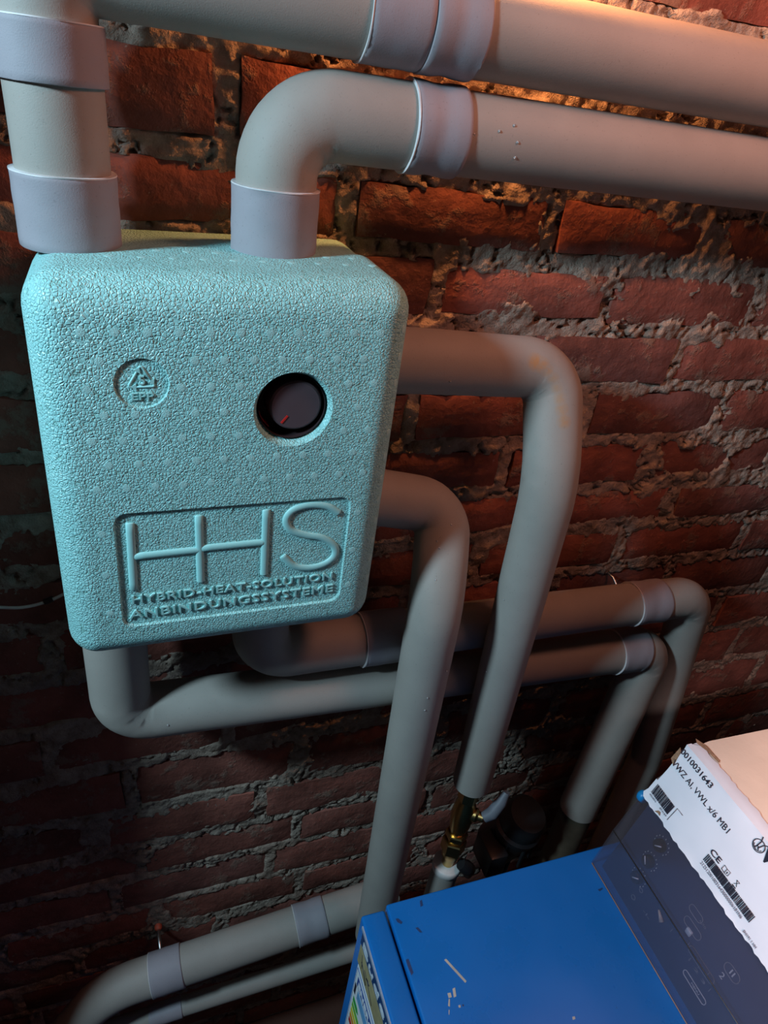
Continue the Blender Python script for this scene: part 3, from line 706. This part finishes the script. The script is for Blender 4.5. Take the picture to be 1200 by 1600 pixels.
def ring(s, t_, ls, lt, w_=.0005, mat=None, name='printed_outline'):
    r0 = min(ls, lt)*.45; P_ = []
    for cx, cz, a0 in ((ls/2-r0, lt/2-r0, 0), (-ls/2+r0, lt/2-r0, 90), (-ls/2+r0, -lt/2+r0, 180), (ls/2-r0, -lt/2+r0, 270)):
        for k in range(6):
            a = math.radians(a0+90*k/5); P_.append(CP(s+cx+r0*math.cos(a), t_+cz+r0*math.sin(a), fo))
    P_.append(P_[0]); put(name, tube(name, P_, w_, 5), mat or M_print_dim, boiler)
def word(s_, s, t_, w_, h_, mat=None):
    me = fit_text(s_, w_, h_, extrude=.0002); place(me, CP(s, t_, fo+.0002), (0, -1, 0), tu); put('printed_symbol', me, mat or M_print_dim, boiler, False)
ring(.540, .0300, .036, .0075, .0006, M_print); ring(.493, .0950, .020, .010); ring(.500, .078, .026, .011); ring(.530, .058, .040, .010); ring(.555, .090, .020, .013)
ring(.430, .022, .006, .006, .0005, M_print_dim); ring(.432, .040, .005, .005)
word('-I-', .448, .024, .012, .004); word('1 2 3', .515, .045, .03, .0035); word('MENU', .535, .0287, .013, .0026, M_print); word('AUTO', .50, .093, .010, .003); word('2', .548, .072, .005, .008, M_print); word('II', .552, .087, .006, .007, M_print)
for k in range(7): word('I', .485+.011*k, .045+.006*(k % 3), .0012, .006)
put('toggle_switch', boxmesh('toggle_switch', CP(.500, .070, fo-.001)-Vector((.003, .004, .004)), CP(.500, .070, fo)+Vector((.002, .004, .004)), .001), M_silver, boiler)
put('loose_screw', tube('loose_screw', [CP(.462, .050, fo+.002), CP(.473, .043, fo+.002)], [.0012, .0030], 10), M_chip, boiler)
put('blue_clip', lathe('blue_clip', [(.007, -.004), (.0085, 0), (.008, .004), (.005, .007), (0, .008)], CP(.3675, SL-.006, -.006), (0, 1, 0), 20), M_bclip, boiler, label='bright blue plastic clip')

# ------------------------------------------------------------------ cardboard box on the console
A2 = Vector((.573, 0, -.7075)); B2 = Vector((.603, 0, -.620)); t2 = (B2-A2).normalized(); n2_ = Vector((-t2.z, 0, t2.x)); SL2 = (B2-A2).length
if n2_.x > 0: n2_ = -n2_
C2 = Vector((.632, 0, -.6155)); TX = 1.02
def BP(s, t_, off=0):
    """on the label side: s metres from the camera plane-wise, t up the side (folds over the top edge)"""
    if t_ <= SL2: p = A2+t2*t_
    else:
        p = B2+(C2-B2).normalized()*(t_-SL2)
    return Vector((p.x, -s, p.z))+n2_*off
carton = empty('cardboard_box', (.8, -.62, A2.z), 'flat cardboard box with a white printed side label and torn corners on the boiler console', 'box')
YW, YE_ = -.366, -.98
prof = [(A2.x+.0015, A2.z), (A2.x+.010, A2.z+.028), (B2.x+.0015, B2.z-.002), (C2.x, C2.z-.0012), (TX, C2.z-.008), (TX, A2.z)]
N_ = 60; vs = []
for i in range(N_+1):
    y = YW-.007+(YE_-YW+.007)*i/N_
    for j, (x, z) in enumerate(prof):
        jt = (random.uniform(-1, 1)*.0022+.0015) if i < 2 or j == 2 else random.uniform(-1, 1)*.0004
        vs.append((x+abs(jt)*(j < 3), y+(random.uniform(-.002, .002) if i == 0 else 0), z-abs(jt)*.4*(j in (2, 3))+(.0007*math.sin(i*1.7) if j == 4 else 0)))
m_ = len(prof)
fs = [(i*m_+j, i*m_+(j+1) % m_, (i+1)*m_+(j+1) % m_, (i+1)*m_+j) for i in range(N_) for j in range(m_)]+[tuple(range(m_)), tuple(range(N_*m_, (N_+1)*m_))]
put('carton_body', recalc(mesh('carton_body', vs, fs)), M_card, carton, angle=25)
# label: wraps side and top edge, ragged outline
TT = [-.001, .004, .012, .03, .05, SL2-.022, SL2-.008, SL2, SL2+.006, SL2+.016]
ns = 130; gridv = []; ff = []
for i in range(ns+1):
    s = .3665+(.60)*i/ns
    for j, t_ in enumerate(TT):
        ss = s; off = .0014+.0006*math.sin(s*90+t_*200)
        if i == 0: ss = .3665+{0: .006, 1: .001, 2: .002, 3: .003, 4: .006, 5: .009, 6: .004, 7: .003, 8: .004, 9: .010}[j]+random.uniform(-.001, .001)
        if j == 0: t_ = t_+random.uniform(-.0012, .0012); off += .001*random.random()
        if j == len(TT)-1: t_ = t_+random.uniform(-.0015, .0015)
        if j == 5: off += .0012
        gridv.append(BP(ss, t_, off))
nj = len(TT); nb = len(gridv); gridv += [v_-n2_*.0006 for v_ in gridv]
for i in range(ns):
    for j in range(nj-1):
        a = i*nj+j; ff.append((a, a+1, a+nj+1, a+nj)); ff.append((nb+a, nb+a+nj, nb+a+nj+1, nb+a+1))
for j in range(nj-1): ff.append((j, nb+j, nb+j+1, j+1))
for i in range(ns):
    for a in (i*nj, i*nj+nj-1): ff.append((a, a+nj, nb+a+nj, nb+a))
label_o = put('paper_label', recalc(mesh('paper_label', gridv, ff)), M_paper, carton, angle=35, label='white printed paper label')
def scrap(name, pts, mat, th=.0012):
    n = len(pts); vs = [BP(s, t_, o_) for s, t_, o_ in pts]; vs = vs+[v_+n2_*th for v_ in vs]
    put(name, recalc(mesh(name, vs, [tuple(range(n)), tuple(range(n, 2*n))]+[(i, (i+1) % n, (i+1) % n+n, i+n) for i in range(n)])), mat, carton, False)
scrap('torn_edge', [(.366, .064, .001), (.3745, .060, .0018), (.3725, .070, .002), (.3705, .080, .002), (.366, .083, .001)], M_core)
scrap('torn_edge', [(.366, SL2+.015, 0), (.372, SL2+.012, .0), (.385, SL2+.016, .0), (.402, SL2+.018, 0), (.400, SL2+.021, 0), (.378, SL2+.020, 0)], M_core)
scrap('torn_edge', [(.393, .0005, .0022), (.398, .003, .0024), (.401, .0025, .0024), (.399, .0065, .0026), (.396, .0055, .0024)], M_core, .0008)
def lab(s_, s, t_, w_, h_, mat=M_ink, bold=.0, off=.0030, nm='lettering'):
    me = fit_text(s_, w_, h_, extrude=.00015, offset=bold); place(me, BP(s, t_, off), (0, -1, 0), t2); put(nm, me, mat, label_o, False)
lab('0010031643', .3700, .0795, .052, .0072, bold=.0001)
lab('VWZ AI, VWL x/6 MB1', .3712, .0605, .0948, .0078, bold=0, off=.0034)
lab('V', .5030, .0755, .0130, .0150, bold=.0008); lab('aillant', .5170, .0755, .056, .0115, bold=.0008)
def bars(s0, s1, t0, t1, n, seed, mat=M_ink):
    r_ = random.Random(seed); s = s0; vs = []; ff = []
    while s < s1:
        w_ = r_.choice((.0004, .0004, .0008, .0012)); 
        for t_ in (t0, t1):
            for q_ in (s, s+w_):
                for o_ in (.0026, .0031): vs.append(BP(q_, t_, o_))
        b0 = len(vs)-8; ff += [(b0+1, b0+3, b0+7, b0+5), (b0, b0+4, b0+6, b0+2), (b0, b0+1, b0+5, b0+4), (b0+2, b0+6, b0+7, b0+3), (b0, b0+2, b0+3, b0+1), (b0+4, b0+5, b0+7, b0+6)]
        s += w_+r_.choice((.0004, .0005, .0009))
    put('barcode', mesh('barcode', vs, ff), mat, label_o, False)
bars(.3750, .4060, .0125, .0275, 30, 3); bars(.4672, .5385, .0158, .0262, 60, 5)
lab('4024074', .375, .0085, .012, .0024, M_inkg); lab('874159', .395, .0085, .012, .0024, M_inkg)
lab('21251200100316430000006181N6', .4672, .0100, .0640, .0042, M_inkg)
lab('CE', .4660, .0290, .0150, .0068, bold=.0001)
lab('8HI191 1 HH', .540, .003, .018, .0035, M_inkg)
def stroke(pts, w_=.0004, mat=M_ink, nm='printed_line'): put(nm, tube(nm, [BP(s, t_, .0030) for s, t_ in pts], w_, 5), mat, label_o)
stroke([(.4105, .0080), (.4105, .0290), (.4200, .0290)], .0003)
stroke([(.486, .0285), (.486, .0345), (.4905, .0338), (.495, .0345), (.495, .0285), (.4905, .0278), (.486, .0285)], .0003); stroke([(.4905, .0278), (.4905, .0338)], .0003); stroke([(.4927, .0295), (.4927, .0322)], .0005)
stroke([(.504, .0295), (.508, .0355)], .0003); stroke([(.508, .0295), (.504, .0355)], .0003); stroke([(.504, .0355), (.508, .0355)], .0003); stroke([(.5035, .0275), (.5085, .0275)], .0006)
cl = [(.4955+.0068*math.cos(math.radians(a)), .0822+.0068*math.sin(math.radians(a))) for a in range(0, 361, 20)]
stroke(cl, .0005, nm='emblem_ring'); stroke([(.4955+.0048*math.cos(math.radians(a)), .0808+.0040*math.sin(math.radians(a))) for a in range(-180, 1, 20)], .0004, nm='emblem_mark')
stroke([(.4940, .079), (.4945, .0875), (.4925, .093)], .0006, nm='emblem_mark'); stroke([(.4962, .079), (.4985, .0870), (.5025, .0905)], .0006, nm='emblem_mark'); stroke([(.4930, .0785), (.4955, .0765), (.4980, .0785), (.4955, .0815), (.4930, .0785)], .0005, nm='emblem_mark')
